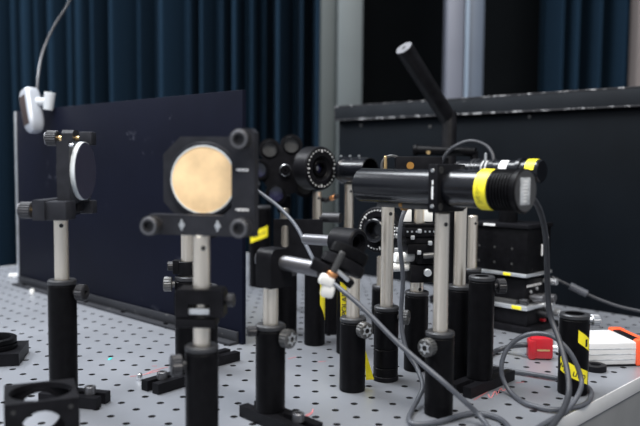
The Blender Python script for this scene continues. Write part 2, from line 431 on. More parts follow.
def stand(name, label, px, Y, py_top, r=12.5, post_py=None, post_z=None, thumb=None, group=None, bar=None, pr=6.35, hz0=0.2, rings=(), cat='post stand', post_from=None, thumb_m=None, thumb_r=7.6, foot_py=350, thumb_face=False):
    c = at(px, foot_py, Y); c.z = 0
    root = thing(name, c, label, cat, group)
    ztop = at(px, py_top, Y).z
    z0 = 10.2 if bar else hz0
    if bar: base_bar(root, c, *bar)
    prof = [(0, z0), (r-.6, z0), (r, z0+.6)]
    for z in rings: prof += [(r, z-1), (r-.7, z-.4), (r-.7, z+.4), (r, z+1)]
    prof += [(r, ztop-5.5), (r-.5, ztop-5), (r-.5, ztop-1.2), (r-1.6, ztop), (pr+.5, ztop), (pr+.4, ztop-18), (0, ztop-18)]
    h = MB().lathe(prof, T(c.x, c.y, 0), 40).build('post_holder', BLACK, root)
    MB().ring(r+.15, pr+.6, ztop-4.4, ztop+.3, T(c.x, c.y, 0), 36, 1).build('collar', PALER, root)  # paler ring stands in for light caught by the holder's top chamfer
    if thumb:
        ang, dz = thumb
        d = Vector((math.cos(math.radians(ang)), math.sin(math.radians(ang)), 0))
        Mt = frame(c+d*(r-1)+Vector((0, 0, ztop-dz)), d)
        MB().lathe([(0, 0), (3.2, 0), (3.2, 4), (0, 4)], Mt, 16).knurl(thumb_r, 3.5, 12, Mt, 18, 2.4).build('thumbscrew', thumb_m or GREYK, root)
        if thumb_face:
            st_ = [((thumb_r*.72 if k % 2 else thumb_r*.42)*math.cos(math.pi*k/6), (thumb_r*.72 if k % 2 else thumb_r*.42)*math.sin(math.pi*k/6)) for k in range(12)]
            MB().prism(st_, 11.9, 12.5, Mt, [circ(0, 0, 2.5, 12)]).build('knob_face', ALU, root.children[-1])
    if post_py is not None or post_z is not None:
        pz = post_z if post_z is not None else at(px, post_py, Y).z
        MB().lathe([(0, ztop-17.5), (pr, ztop-17.5), (pr, pz-1), (pr-.9, pz), (2.6, pz), (2.6, pz-4), (0, pz-4)], T(c.x, c.y, 0), 28).build('post', STEEL, root)
        Mh = frame(Vector((c.x, c.y, pz-10))+Vector((.35, -.93, 0)).normalized()*(pr-.5), (.35, -.93, 0))
        MB().lathe([(0, .65), (1.9, .65), (1.9, .55), (0, .55)], Mh, 12).build('cross_hole', INK, root)
    return root, c, ztop

def kinematic(root, Mx, sx=1, kx=37.5):
    KP = ((-31, -33.5), (kx, 29.5 if kx > 35 else -33.5), (kx, -33.5)) if kx > 35 else ((-29, 29.5), (kx, -33.5), (-29, -33.5))
    """two inch kinematic mirror mount; local z points to the adjuster side. sx=-1 mirrors it"""
    m = Mx @ Matrix.Diagonal((sx, 1, 1, 1))
    oc = [(-33, -17), (-20, -31), (28, -31), (28, 32.5), (-19, 32.5), (-33, 19)]
    if kx < 35: oc = [(x*.95, max(-28, min(y*.95, 26))) for x, y in oc]
    ff = MB().prism(oc, -14, -3, m, [circ(0, 0, 26 if kx > 35 else 21, 40)]).ring(28.6 if kx > 35 else 24, 26 if kx > 35 else 21, -3, -1.2, m)
    for x, y in (KP if kx < 35 else ()): ff.box((13, 12, 12), m @ T(x, y, -9.5), 1)
    ff.build('front_frame', MOUNT_LIT, root)
    if kx < 35: L = [(42, -41), (-37, -41), (-37, 34), (-34, 37), (-24, 37), (-21, 34), (-21, -24), (42, -24)]
    else: L = [(-38, -41), (44, -41), (44, 35), (41, 38), (30, 38), (26.6, 34), (26.6, -20), (20, -26), (-38, -26)]
    lp = MB().prism(L, 1.5, 12, m)
    if kx < 35: lp.boxat((18, -41, -16), (40, -25, 11), m, 1)
    lp = lp.build('adjuster_plate', MOUNT_LIT, root)
    for x, y in KP:
        mk = m @ T(x, y, 0)
        MB().lathe([(0, -4), (2.4, -4), (2.4, 20), (0, 20)], mk, 14).build('adjuster_shaft', BRASS, root)
        k = MB().knurl(7.2, 18, 29, mk, 20, 3.4).build('adjuster_knob', KNOBM, root)
        MB().ring(6.2, 4.6, 28.6, 29.4, mk, 24, .1).build('knob_ring', STEEL2, k)
    # return springs of the adjuster plate
    for x, y in ((-12, -33.5), (16, -33.5)):
        MB().lathe([(0, 11.5), (2.3, 11.5), (2.3, 12.4), (0, 12.6)], m @ T(x, y, 0), 12).boxat((-.7, -4, 12), (.7, 4, 12.7), m @ T(x, y, 0), .1).build('spring_pin', ALU, root)
    return m, lp

# -- mirror stand on the left, its mirror turned side-on
rt, c, zt = stand('mirror_stand', 'post stand on the left whose round mirror is turned almost side-on', 63, 655, 279.5, post_py=214, thumb=(-12, 11), bar=(-14, 18, 40, (27,)), foot_py=340, thumb_m=KNOBM, cat='mirror mount')
mc = at(82.5, 171, 650) + Vector((-15, 0, 0))
Mx = frame(mc, (-1, .05, 0))
mk, lp = kinematic(rt, Mx @ Matrix.Diagonal((-1, 1, 1, 1)), -1, 27)
mr = MB().lathe([(0, -18), (25.6, -18), (25.6, -14.1), (20.5, -14.1), (20.5, -8), (0, -8)], mk, 48).build('mirror', RIM, rt)
MB().lathe([(0, -18.4), (25.1, -18.4), (25.1, -17.9), (0, -17.9)], mk, 48).build('mirror_face', GLASSM, mr)
MB().lathe([(0, -17.4), (1.6, -17.4), (1.6, -13.5), (0, -13.5)], mk @ T(25, 22, 0), 10).build('clamp_screw', SILVER, rt)
MB().boxat((-8, -36, -14), (8, -26, -2), mk, 1).build('post_adapter', BLACK2, rt)

# -- mirror stand in front, seen from behind
rt, c, zt = stand('mirror_stand', 'front post stand holding the round cream disc in a square black mount', 202, 546, 345, post_py=234, thumb=(200, 14), foot_py=400, cat='mirror mount', thumb_r=8.2, thumb_m=KNOBM)
mc = at(201.5, 180, 546) + Vector((0, 6, 0))
Mx = frame(mc, (-.2, -.98, 0))
mk, lp = kinematic(rt, Mx, 1)
mr = MB().lathe([(0, -9), (25.9, -9), (25.9, -2), (25, -1.2), (0, -1.2)], mk, 48).build('mirror', CREAM, rt)
MB().ring(26, 25, -1.8, -.7, mk, 56, .1).build('ground_edge', RIM, mr)
tm = MB()
for y, w_ in ((8, 9), (-21, 10)):
    for k in range(6): tm.boxat((-w_/2+k*w_/6, -.55-.5*(k % 2), 12), (-w_/2+k*w_/6+w_/6*.8, .6, 12.2), mk @ T(35, y, 0), 0)
tm.build('lettering', WPAINT, lp)
MB().boxat((-8, -44, -13), (8, -25, 1), mk, 1).build('post_adapter', BLACK2, rt)
# square collar clamp on that post, with a window
zc0, zc1 = at(202, 325, 546).z, at(202, 287.5, 546).z
cc = Vector((c.x, c.y, 0)); Mc = frame((c.x, c.y, (zc0+zc1)/2), (-.05, -1, 0)); hh = (zc1-zc0)/2
MB().prism([(-18, -hh+8), (18, -hh+8), (18, hh-2), (16, hh), (-16, hh), (-18, hh-2)], -9, 11, Mc, [[(-8, -hh+8.8), (8, -hh+8.8), (8, hh-11), (-8, hh-11)]])\
    .boxat((-18, -hh, -9), (12, -hh+6.6, 11), Mc, .8).boxat((-15, -hh+6.2, -9), (-9, -hh+8.4, 6), Mc, .2).build('collar_clamp', BLACK2, rt)
MB().boxat((-8, -4.5, 6.6), (8, 0, 9.8), Mc, .5).build('clamp_bar', ALU, rt)
Mt = frame((c.x+17, c.y-2, zc1-9), (1, -.1, 0))
MB().lathe([(0, 0), (2.5, 0), (2.5, 3), (0, 3)], Mt, 12).knurl(5.2, 2.4, 8, Mt, 14, 1.6).build('clamp_knob', KNOBM, rt)

# -- two stands just behind it
rt, c, zt = stand('post_stand', 'post stand on a slotted base just behind the cream disc mirror, left one of two', 188, 722, 276, post_py=192, thumb=(185, 8), bar=(52, 48, 22, (-33,)), foot_py=375, thumb_r=7.4)
zk = at(188, 268, 722).z
MB().ring(9.5, 6.3, zk-7, zk+7, T(c.x, c.y, 0)).boxat((-14, -5, -6), (-6, 5, 8), T(c.x, c.y, zk), .8).build('collar', BLACK2, rt)
Mt = frame((c.x-13, c.y, zk+2), (-1, -.2, 0)); MB().knurl(4.6, 0, 7, Mt, 14, 1.6).build('collar_knob', KNOBM, rt)
zm = at(188, 190, 722).z
MB().box((36, 14, 30), T(c.x+2, c.y+4, zm+17), 2).box((12, 10, 9), T(c.x-11, c.y+2, zm+36), 1.5).build('mount_block', BLACK2, rt)
rt, c, zt = stand('post_stand', 'post stand behind the cream disc mirror, right one of two, base pointing right', 206, 778, 285, bar=(48, 10, 38, ()), foot_py=370)

# -- stand with the horizontal rod and tilted clamp
rt, c, zt = stand('rod_stand', 'post stand with a horizontal steel rod, tilted black swivel clamp and white thumb nut', 270.3, 609, 324, post_py=262, thumb=(-38, 9.5), bar=(-47, 27, 52, (36,)), foot_py=410, thumb_r=8, thumb_face=True)
zb = at(274, 264, 626).z
D45 = Vector((.707, -.707, 0)); E45 = Vector((.707, .707, 0))
Mb = frame(c+Vector((3, 0, zb)), D45)
hw, hh = 12, 16.5
out = [(-hw, -hh), (hw, -hh), (hw, hh-8)] + [(hw-8+8*math.cos(t), hh-8+8*math.sin(t)) for t in (.4, .8, 1.2)] + [(-hw+8-8*math.cos(t), hh-8+8*math.sin(t)) for t in (1.2, .8, .4)] + [(-hw, hh-8)]
MB().prism(out, -10, 9, Mb).build('right_angle_clamp', BLACK2, rt)
Mt = frame(c+Vector((-11.5, -4, zt-5)), (-.95, -.3, 0)); MB().knurl(4.6, 0, 8, Mt, 14, 1.5).build('clamp_knob', KNOBM, rt)
r0 = c+Vector((3, 0, zb+5)); r1 = at(320, 269.5, 590)
rd = (r1-r0).normalized()
MB().cyl(r0-rd*16, r1, 6.35).build('rod', STEEL2, rt)
# swivel clamp at the end of the rod
ax = Vector((-.42, -.28, -.87)).normalized()      # axis of the tilted discs, pointing down to the nut
sc = at(344, 262, 592)
Ms = frame(sc, ax, (0, 1, 0))
MB().lathe([(0, -2), (17, -2), (18.5, -1), (18.5, 6), (17, 7), (0, 7)], Ms @ Matrix.Diagonal((1, .62, 1, 1)), 36).build('swivel_disc', BLACK2, rt)
MB().lathe([(0, -13), (14.5, -13), (16, -12), (16, -4), (14.5, -2.6), (0, -2.6)], Ms @ T(-1, 0, 0) @ Matrix.Diagonal((1, .62, 1, 1)), 36).build('swivel_disc', BLACK, rt)
MB().box((22, 13, 9), T(*at(324, 268, 589)) @ Matrix.Rotation(math.radians(24), 4, 'Y'), 1).box((26, 10, 7), T(*at(340, 275, 588)) @ Matrix.Rotation(math.radians(40), 4, 'Y'), 1.2).build('swivel_clamp', BLACK2, rt)
MB().box((16, 11, 3), T(*at(341, 273.5, 581)) @ Matrix.Rotation(math.radians(40), 4, 'Y'), .6).build('clamp_bar', ALU, rt)
s0 = at(343, 252, 574); s1 = at(331.5, 276, 574)
MB().cyl(s0, s1, 2.6).build('clamp_screw', GREYK, rt)
MB().cyl(at(333.2, 272.3, 574), at(331, 276.5, 574), 4.2).build('copper_washer', COPPER, rt)
nut = MB()
d_ = (s1-s0).normalized(); u_ = Vector((.75, 0, 0))
nut.box((12.5, 10, 9), T(*at(326.5, 280.5, 574)) @ Matrix.Rotation(math.radians(24), 4, 'Y'), 2.6)
nut.box((11, 9, 10.5), T(*at(327.5, 291, 574)) @ Matrix.Rotation(math.radians(12), 4, 'Y'), 3)
nut.build('thumb_nut', NYLON, rt)

# -- stand behind it with a tube clamp and short rod
rt, c, zt = stand('tube_clamp_stand', 'post stand with a black tube clamp and short rod, behind the white thumb nut', 352.2, 698, 317, post_py=252, thumb=(-58, 9), foot_py=385, thumb_r=7.8, thumb_face=True)
zc = at(346, 242, 698).z; cc = Vector((c.x, c.y, zc))
MB().lathe([(6, -17), (12, -17), (13.5, -15.5), (13.5, 12), (12, 13.5), (9, 13.5), (8, 9), (6, 9)], frame(cc+Vector((-5, 0, 0)), D45), 32, True).box((10, 12, 12), T(cc.x, cc.y, zc-13), 1).build('tube_clamp', BLACK2, rt)
MB().cyl(cc+Vector((-10, 4, 0)), at(305, 239, 745), 5.6).build('rod', STEEL2, rt)
fl = MB()
P = [at(364.5, 347, 716), at(366, 380, 716), at(374, 379.5, 711), at(369, 362, 714)]
b = bmesh.new(); v0 = [b.verts.new(p) for p in P]; v1 = [b.verts.new(p+Vector((0, .4, 0))) for p in P]
b.faces.new(v0); b.faces.new(v1[::-1])
for k in range(4): b.faces.new((v0[k], v1[k], v1[(k+1) % 4], v0[(k+1) % 4]))
fl._add(b, I4); fl.build('warning_tape', YEL, rt)

# -- bare post under the laser, pedestal holder with rings
rt, c, zt = stand('post_stand', 'post stand with grooved holder and tall bare post ending below the laser tube', 385.5, 733, 306, post_py=203.5, thumb=(-20, 10), foot_py=375, rings=(14, 33))
MB().ring(13.2, 12.2, .2, 5, T(c.x, c.y, 0)).build('foot_ring', BLACK2, rt)
# -- post that carries the laser
LZ = at(440, 187.8, 634).z
rt, c, zt = stand('post_stand', 'nearest right-hand post stand, carrying the square clamp of the laser', 438.5, 632, 331, post_z=LZ-21.2, thumb=(228, 11), foot_py=410, thumb_r=8, thumb_face=True)
EC = Vector((c.x, c.y, LZ))
stand('post_stand', 'tall post stand right behind the post that carries the laser', 457.2, 742, 285, post_z=LZ-13, foot_py=380)
stand('post_stand', 'far thin post between laser support and stacked stage', 470.5, 960, 268, post_py=215.5, foot_py=330)
rt, c, zt = stand('post_holder', 'empty black post holder without a post, on a slotted base', 479.5, 707, 276, thumb=(5, 10), bar=(47, 36, 48, ()), foot_py=380, cat='post holder', thumb_m=KNOBM)
# -- short holder with yellow tapes on the right
rt, c, zt = stand('post_holder', 'short black post holder with two yellow tape strips at the right table edge', 572.5, 695, 313.5, r=14, thumb=(8, 7), foot_py=385, cat='post holder', pr=8.6, thumb_m=SILVER, thumb_r=6)
Mj = T(c.x, c.y, 0)
zf = lambda py: at(572.5, py, 682).z
t1 = MB().wrap(14, 266, 322, zf(336), zf(346), 12, Mj).build('warning_tape', YEL, rt)
t2 = MB().wrap(14, 196, 318, zf(365.5), zf(379), 13, Mj).build('warning_tape', YEL, rt)
def wrap_text(txt, h, r, a0, a1, z0, z1, M, parent, roll=0, mat_=INK):
    mb = MB(); n = len(txt)
    for i, ch in enumerate(txt):
        if ch == ' ': continue
        u = (i+.5)/n; a = math.radians(a0+(a1-a0)*u)
        d = Vector((math.cos(a), math.sin(a), 0))
        text_mesh(ch, h, M @ frame(d*(r+.36)+Vector((0, 0, z0+(z1-z0)*u)), d) @ RZ(roll), mb, .12)
    return mb.build('lettering', mat_, parent)
wrap_text('M  uro ', 7, 14, 200, 318, zf(368), zf(378.5), Mj, t2, -14)
mbk = MB()
for k in range(4): mbk.wrap(14.3, 297+k*2.6, 298.8+k*2.6, zf(342)-1, zf(342)-1, 7, Mj, 2, .3)
mbk.build('printed_bars', INK, t1)

# -- stand with the small multi-axis stage behind the laser
rt, c, zt = stand('stage_stand', 'post stand carrying a small screw-studded multi-axis stage behind the laser', 415.5, 770, 291, post_py=279, foot_py=365, cat='stage stand', pr=7)
Mg = T(c.x, c.y, 0) @ RZ(8)
zz = lambda py: at(416, py, 770).z
MB().boxat((-10, -12, zz(281)), (20, 14, zz(263.5)), Mg, 1).boxat((-4, -14, zz(262.5)), (22, 14, zz(250)), Mg, 1).build('lower_stage', BLACK2, rt)
MB().boxat((-15, -16, zz(252)), (22, 16, zz(242.5)), Mg, 1).boxat((-17, -16, zz(242)), (24, 16, zz(235.5)), Mg, .6).build('middle_stage', BLACK2, rt)
tp = MB().boxat((-19, -18, zz(235)), (25, 18, zz(226)), Mg, .8).build('top_plate', BLACK2, rt)
MB().boxat((-18.5, -18, zz(225.5)), (26, 18, zz(222.5)), Mg, .6).build('carrier_plate', BLACK, rt)
for k in range(9):
    MB().lathe([(0, 0), (1.2, 0), (1, .8), (0, .8)], Mg @ T(-16+k*4.7, -18, zz(230)) @ Matrix.Rotation(math.pi/2, 4, 'X'), 10).build('screw', SILVER, tp)
for px, py in ((412.5, 237.5), (419.5, 231), (398, 229.5), (397.5, 236), (396.5, 250), (430, 243), (419, 252.5)):
    p = at(px, py, 752)
    MB().box((4.4, 5, 4.6), T(p.x, p.y, p.z), .9).build('screw_block', ALU, rt)
for px, py, r_ in ((400, 257, 5.2), (396.5, 267, 4.6)):
    p = at(px, py, 764); MB().cyl(p+Vector((-6, -4, 0)), p+Vector((14, 4, 0)), r_).build('micrometer_knob', WHITE, rt)
p = at(427, 272, 756); MB().cyl(p, p+Vector((0, -7, 0)), 4).build('micrometer_knob', ALU, rt)
MB().cyl(at(423, 256, 752), at(434, 255, 752), 3.2).build('micrometer', GREYK, rt)
MB().cyl((c.x+1.5, c.y, zz(225)), (c.x+1.5, c.y, zz(203)), 6).build('riser', STEEL, rt)
for px in (407, 428):
    p = at(px, 215.5, 768); MB().box((9, 8, 13), T(p.x, p.y, p.z), .8).build('guide_block', WHITE, rt)
MB().boxat((-21, -8, zz(203)), (24, 8, zz(190)), Mg, 1).build('upper_block', BLACK2, rt)
MB().boxat((-24, 2, zz(190.5)), (26, 10, zz(156.5)), Mg, 1).build('upright_plate', BLACK2, rt)
p = at(392, 166, 776)
MB().ring(12, 9.5, -3, 3, frame(p, (-.3, -1, 0))).build('optic_ring', GREYK, rt)
MB().cyl(at(385.5, 176, 774), at(385.5, 156, 774), 1.7).build('pin', BRASS, rt)
MB().lathe([(0, 0), (4, 0), (4, .8), (0, .8)], Mg @ T(-9, 2, zz(160)-6) @ Matrix.Rotation(math.pi/2, 4, 'X'), 16).build('window', AMBER, rt)

# -- far stands in the middle
rt, c, zt = stand('bracket_stand', 'far post stand carrying the slotted black angle plate', 287, 930, 272, post_py=258, foot_py=330)
Q = lambda px, py: at(px, py, 922)
p0, p1 = Q(273.5, 263), Q(323, 219.5); s0, s1 = Q(281, 248), Q(289, 225)
hwS = (s1.x-s0.x)/2; cxS = (s0.x+s1.x)/2
slot = [(cxS+hwS*math.cos(t), s1.z-hwS+hwS*math.sin(t)) for t in [math.pi*k/8 for k in range(9)]] + [(cxS+hwS*math.cos(t), s0.z+hwS+hwS*math.sin(t)) for t in [math.pi+math.pi*k/8 for k in range(9)]]
Mp = Matrix(((1, 0, 0, 0), (0, 0, -1, 922), (0, 1, 0, 0), (0, 0, 0, 1)))
MB().prism([(p0.x, p0.z), (p1.x, p0.z), (p1.x, p1.z), (p0.x, p1.z)], -4, 4, Mp, [slot]).boxat((p0.x, 925, p0.z), (p1.x, 950, p0.z+6), I4, .6).build('angle_plate', BLACK2, rt)
MB().cyl(Q(326, 218)+Vector((-4, 10, 0)), Q(341, 218)+Vector((0, 0, 0)), 6.5).build('side_knob', KNOBM, rt)
MB().cyl(Q(320, 220)+Vector((0, 10, 0)), Q(327, 218)+Vector((0, 8, 0)), 4).build('knob_shaft', BLACK2, rt)

rt, c, zt = stand('post_stand', 'black post stand with a thin yellow tape edge, right of the rod stand thumbscrew', 314.5, 876, 262, foot_py=340)
p = at(324, 290, 880)
MB().wrap(12.5, 300, 345, zt-35, zt-55, 30, T(c.x, c.y, 0), 6).build('warning_tape', YEL, rt)
stand('post_stand', 'dark post stand half hidden left of the lettered yellow tape', 331.5, 935, 262, foot_py=335)
rt, c, zt = stand('post_stand', 'post stand with a long lettered yellow tape hanging down its front', 347, 838, 270, foot_py=350)
Mn = T(c.x, c.y, 0)
zA, zB = at(341, 282, 826).z, at(341, 332, 826).z
b = bmesh.new(); fr = []
for k in range(9):
    u = k/8; z = zA+(zB-zA)*u; a1 = 278-(36)*max(0, (u-.55)/.45); a0 = 226+8*u
    fr.append([b.verts.new((rr*math.cos(math.radians(a)), rr*math.sin(math.radians(a)), z)) for a in [a0+(a1-a0)*q/4 for q in range(5)] for rr in (13.0,)])
for A, B in zip(fr, fr[1:]):
    for k in range(4): b.faces.new((A[k], B[k], B[k+1], A[k+1]))
g = bmesh.ops.solidify(b, geom=b.faces[:], thickness=.3)
mm = MB(); mm._add(b, Mn); t1 = mm.build('warning_tape', YEL, rt)
mm = MB(); a = math.radians(254); d = Vector((math.cos(a), math.sin(a), 0))
text_mesh('POLARI', 6.4, Mn @ frame(d*13.5+Vector((0, 0, zA-24)), d) @ RZ(90), mm, .12); mm.build('lettering', INK, t1)

# -- pillar with yellow label behind the mirror
rt, c, zt = stand('pillar_post', 'thick black pillar with a slanted yellow label behind the cream mirror mount', 260, 1290, 206, r=19, foot_py=282, cat='post')
t1 = MB().wrap(19, 214, 318, at(260, 238.5, 1271).z, at(260, 231, 1271).z, 19, T(c.x, c.y, 0)).build('warning_tape', YEL, rt)
mm = MB()
for k in range(9):
    aa = 240+k*7; zc_ = at(260, 238.5-(aa-214)/104*7.5, 1271).z
    mm.wrap(19.3, aa, aa+3.6, zc_-.5, zc_+.2, 3.2+1.6*(k % 3), T(c.x, c.y, 0), 2, .2)
mm.build('lettering', mat('faded_ink', (.33, .27, .03), .6), t1)
p = at(303, 285, 1320); p.z = .2

# -- filter wheel
rt, c, zt = stand('filter_wheel_stand', 'post stand with a large black six-hole filter wheel facing the camera', 284, 1090, 264, post_py=208, foot_py=320, cat='filter wheel')
wc = at(285, 170, 1076); K = 1076/732.5
Mw = frame(wc, (.1, -1, 0)); lob = []
cs = [(25.5*K*math.cos(math.radians(a)), 25.5*K*math.sin(math.radians(a))) for a in (76, 127, 180, 250, 320, 24)]
for k in range(360):
    a = math.radians(k); best = 36.0
    for x, y in cs:
        u = Vector((math.cos(a), math.sin(a))); q = Vector((x, y)); pr_ = q.dot(u); dd = q.length_squared-pr_*pr_
        R2 = 16**2
        if dd < R2 and pr_ > 0: best = max(best, pr_+math.sqrt(R2-dd))
    if k % 3 == 0: lob.append((best*math.cos(a), best*math.sin(a)))
wh = MB().prism(lob, -8, 4, Mw, [circ(x, y, 11, 24) for x, y in cs]).build('wheel', BLACK2, rt)
for i, (x, y) in enumerate(cs):
    ro = 15 if i == 2 else 12.4
    MB().ring(ro, 10.8, 3.6, 11 if i == 2 else 6.4, Mw @ T(x, y, 0), 28).build('filter_ring', BLACK, wh)
    MB().lathe([(0, -2), (11, -2), (11, 0), (0, .6 if i == 2 else 0)], Mw @ T(x, y, 0), 24).build('filter', PURPLE if i in (2, 3) else GREYK if i < 2 else INK, wh)
hb = MB().lathe([(0, 3), (8, 3), (8, 13), (7, 14), (2, 14), (2, 10), (0, 10)], Mw, 28).build('hub', BLACK, rt)
MB().ring(8.4, 7.2, 9, 10.6, Mw, 28).build('hub_ring', SILVER, hb)
MB().box((20, 16, 26), T(c.x-1, c.y+6, at(284, 204, 1090).z), 2).build('bracket', BLACK2, rt)
# second lens mount left of the wheel shows as a ring behind the mirror mount

# -- round dial mount
def dial_mount(rt, ctr, n, r, depth, post_top, ticks=28, bore=.45):
    M = frame(ctr, n)
    MB().lathe([(0, -depth/2-2), (r*.8, -depth/2-2), (r*.93, -depth/2), (r, -depth/2+2), (r, depth/2-2), (r-1.6, depth/2), (r*.58, depth/2), (r*.52, depth/2-3), (r*bore+1, depth/2-3), (r*bore, depth/2-4), (r*bore, -depth/4), (0, -depth/4)], M, 48).build('dial_body', BLACK2, rt)
    t = MB()
    for k in range(ticks):
        a = 2*math.pi*k/ticks; L = r*.07 if k % 7 else r*.16
        t.boxat((r*.82-(L-r*.07), -.032*r, depth/2-.1), (r*.82+r*.05, .032*r, depth/2+.25), M @ Matrix.Rotation(a, 4, 'Z'), .1)
    t.build('dial_marks', WPAINT, rt)
    return M
rt, c, zt = stand('dial_mount_stand', 'post stand with a round black dial mount ringed by white marks', 316.3, 1030, 262, post_py=191, foot_py=320, cat='rotation mount')
M = dial_mount(rt, at(315, 168.3, 1034), (.68, -.73, 0), 30.5, 28, 0)
M = M @ T(0, 0, -3)
M = M @ T(0, 0, 7)
MB().ring(12, 8, 2, 8, M, 28).build('iris_ring', BLACK, rt)
MB().lathe([(0, -3), (8, -3), (8, 0), (5, 2), (0, 3)], M, 24).build('lens', PURPLE, rt)
MB().lathe([(0, 2), (3, 2), (3, 5), (0, 6)], M @ T(-4, 0, 0), 16).build('iris_lever', SILVER, rt)
MB().cyl(at(325, 201, 1028), at(338, 196, 1010), 3.2).build('side_knob', KNOBM, rt); MB().cyl(at(331, 198.5, 1020), at(335, 197, 1014), 3.6).build('knob_collar', COPPER, rt)
MB().cyl((c.x, c.y, at(316, 199, 1030).z), at(327, 200, 1026), 3).build('side_arm', BLACK2, rt)

# -- lens tube on a tall post
rt, c, zt = stand('lens_tube_stand', 'tall post stand with a short black open lens tube, left end of the laser', 347.8, 1020, 262, post_py=184, foot_py=320, cat='lens tube')
tc_ = at(355, 170.5, 1015); MB().lathe([(14, -22), (18, -22), (19, -21), (19, -15), (18, -14), (18, 28), (16.5, 28), (16.5, -16), (14, -16)], frame(tc_, D45), 40, True).build('lens_tube', GLOSS, rt)
MB().lathe([(0, -17), (15, -17), (15, -14), (0, -14)], frame(tc_, D45), 32).build('lens', PURPLE, rt)
for px in (341, 350, 359): MB().lathe([(0, 0), (1.6, 0), (1.6, 2), (0, 2)], T(*at(px, 156.6, 1022-(px-341)*.8)), 10).build('set_screw', ALU, rt)

# -- lower dial mount behind the bare post
rt, c, zt = stand('dial_mount_stand', 'low round dial mount with dark lens barrel, behind the bare post under the laser', 381, 935, 285, post_py=256, foot_py=330, cat='rotation mount')
M = dial_mount(rt, at(380, 229.5, 935), (-.55, -.83, 0), 29.5, 14, 0, 36, .5)
MB().lathe([(11.5, 3), (15, 3), (15, 17), (14, 18), (11.5, 18)], M @ T(0, 0, 0), 36, True).lathe([(0, 4), (11.5, 4), (11.5, 6), (0, 8)], M, 28).build('lens_barrel', GLOSS, rt)

# ------------------------------------------------------------------ laser
LD = D45.copy()
Ml = frame(EC, LD)          # local z along the laser axis towards the right-hand end
las = thing('laser', EC-Vector((0, 0, 16)), 'long black laser tube with yellow band and ribbed end cap, clamped on a post', 'laser')
LR = 16.2
MB().lathe([(0, -96), (11, -96), (11, -93), (LR-1.5, -93), (LR-.3, -91.8), (LR-.3, 41), (LR+.3, 41.6), (LR+.3, 54), (0, 54)], Ml, 56).build('tube', GLOSS, las)
prof = [(0, 52)]
z = 52.5
while z < 74:
    prof += [(LR-.6, z), (LR-.8, z+1.0), (LR+1.0, z+1.2), (LR+1.0, z+2.4), (LR-.8, z+2.6)]; z += 2.8
prof += [(LR+1.0, z), (LR+1.4, z+.4), (LR+1.4, z+3.2), (LR+.6, z+4), (0, z+4)]
cap = MB().lathe(prof, Ml, 56).build('ribbed_cap', BLACK, las)
zc = z+4
MB().lathe([(0, -.2), (LR+.2, -.2), (LR+.2, .15), (0, .15)], Ml @ T(0, 0, zc), 56).build('end_disc', mat('grey_disc', (.035, .035, .037), .5, 0, .15, 60), cap)
MB().boxat((-8.5, -11, zc-.2), (6.5, 10.5, zc+.3), Ml, .1).build('label', GREYL, cap)
mb = MB()
for k in range(7): mb.boxat((-5.5+random.random()*3, -8.5+k*2.6, zc+.3), (1+random.random()*3, -7.6+k*2.6, zc+.4), Ml, 0)
mb.build('lettering', WPAINT, cap)
yb = MB().ring(LR+.75, LR, 41.4, 52.4, Ml, 56, .1).build('warning_band', YEL, las)
mb = MB()
for k in range(30):
    a = 150+k*2.4
    mb.boxat((LR+.7, -.09, 43+random.random()*1.5), (LR+.8, .09, 45+random.random()*4), Ml @ RZ(a), 0)
mb.build('lettering', INK, yb)
MB().boxat((-20.5, -20.5, -1), (20.5, 20.5, 9), Ml, 1.2).build('clamp_plate', BLACK2, las)
cp = las.children[-1]
for x, y in ((-15.5, -15.5), (15.5, -15.5), (-15.5, 15.5), (15.5, 15.5)):
    MB().ring(3.2, 2.0, 8.6, 9.3, Ml @ T(x, y, 0), 16, .1).lathe([(0, 9.05), (2.1, 9.05), (2.1, 8.9), (0, 8.9)], Ml @ T(x, y, 0), 16).build('corner_hole', INK, cp)
Msd = frame(EC + LD*4 - E45*20.5, -E45)
for y in (-15, 15): MB().lathe([(0, 0), (1.9, 0), (1.5, 1), (0, 1)], Msd @ T(0, y, 0), 12).build('side_screw', SILVER, cp)
MB().boxat((-.9, -9, 0), (.8, 2, .2), Msd, 0).boxat((-.6, 3.2, 0), (.8, 7, .2), Msd, 0).build('lettering', WPAINT, cp)
# thin grey bar and amber ring along the tube's underside
MB().boxat((-3, -LR-3.4, -72), (3, -LR-1.2+2, -14), Ml, .5).build('underside_bar', GREYK, las)
MB().ring(7, 5, -46, -42, Ml @ T(3, -LR+1, 0) @ T(0, 0, 0), 18).build('amber_ring', AMBER, las)

# ------------------------------------------------------------------ stacked stage on the right with second laser head
k0 = Vector((269, 940, 0))
Mst = Matrix.Identity(4)
for i in range(3): Mst[i][0] = D45[i]; Mst[i][1] = E45[i]
stc = k0 - D45*40 + E45*30; Mst.translation = stc      # local x towards front right, local y towards back right
st = thing('stage_stack', stc, 'stack of black motion stages with pale plates and yellow tags on the right', 'stage')
Zs = lambda py: at(526.5, py, 942).z
MB().boxat((-52, -38, .3), (50, 40, 9), Mst, 1).build('base_plate', BLACK2, st)
MB().boxat((-42, -32, 9), (42, 34, Zs(311)), Mst, 1).build('lower_stage', BLACK2, st)
lpz = Zs(310)
lp = MB().boxat((-48, -36, lpz), (44, 40, lpz+5.4), Mst, .5).build('lower_plate', ALU, st)
MB().boxat((22, -36.5, lpz+.5), (36, -35.9, lpz+5), Mst, .1).build('tag', YEL, lp)
MB().boxat((-40, -24, lpz+5.4), (34, 30, Zs(281)), Mst, 1).build('middle_stage', BLACK2, st)
upz = Zs(277.5)
up_ = MB().boxat((-44, -34, upz), (41, 34, upz+4.4), Mst, .5).build('upper_plate', ALU, st)
MB().boxat((7, -34.5, upz+.4), (18, -33.9, upz+4), Mst, .1).build('tag', YEL, up_)
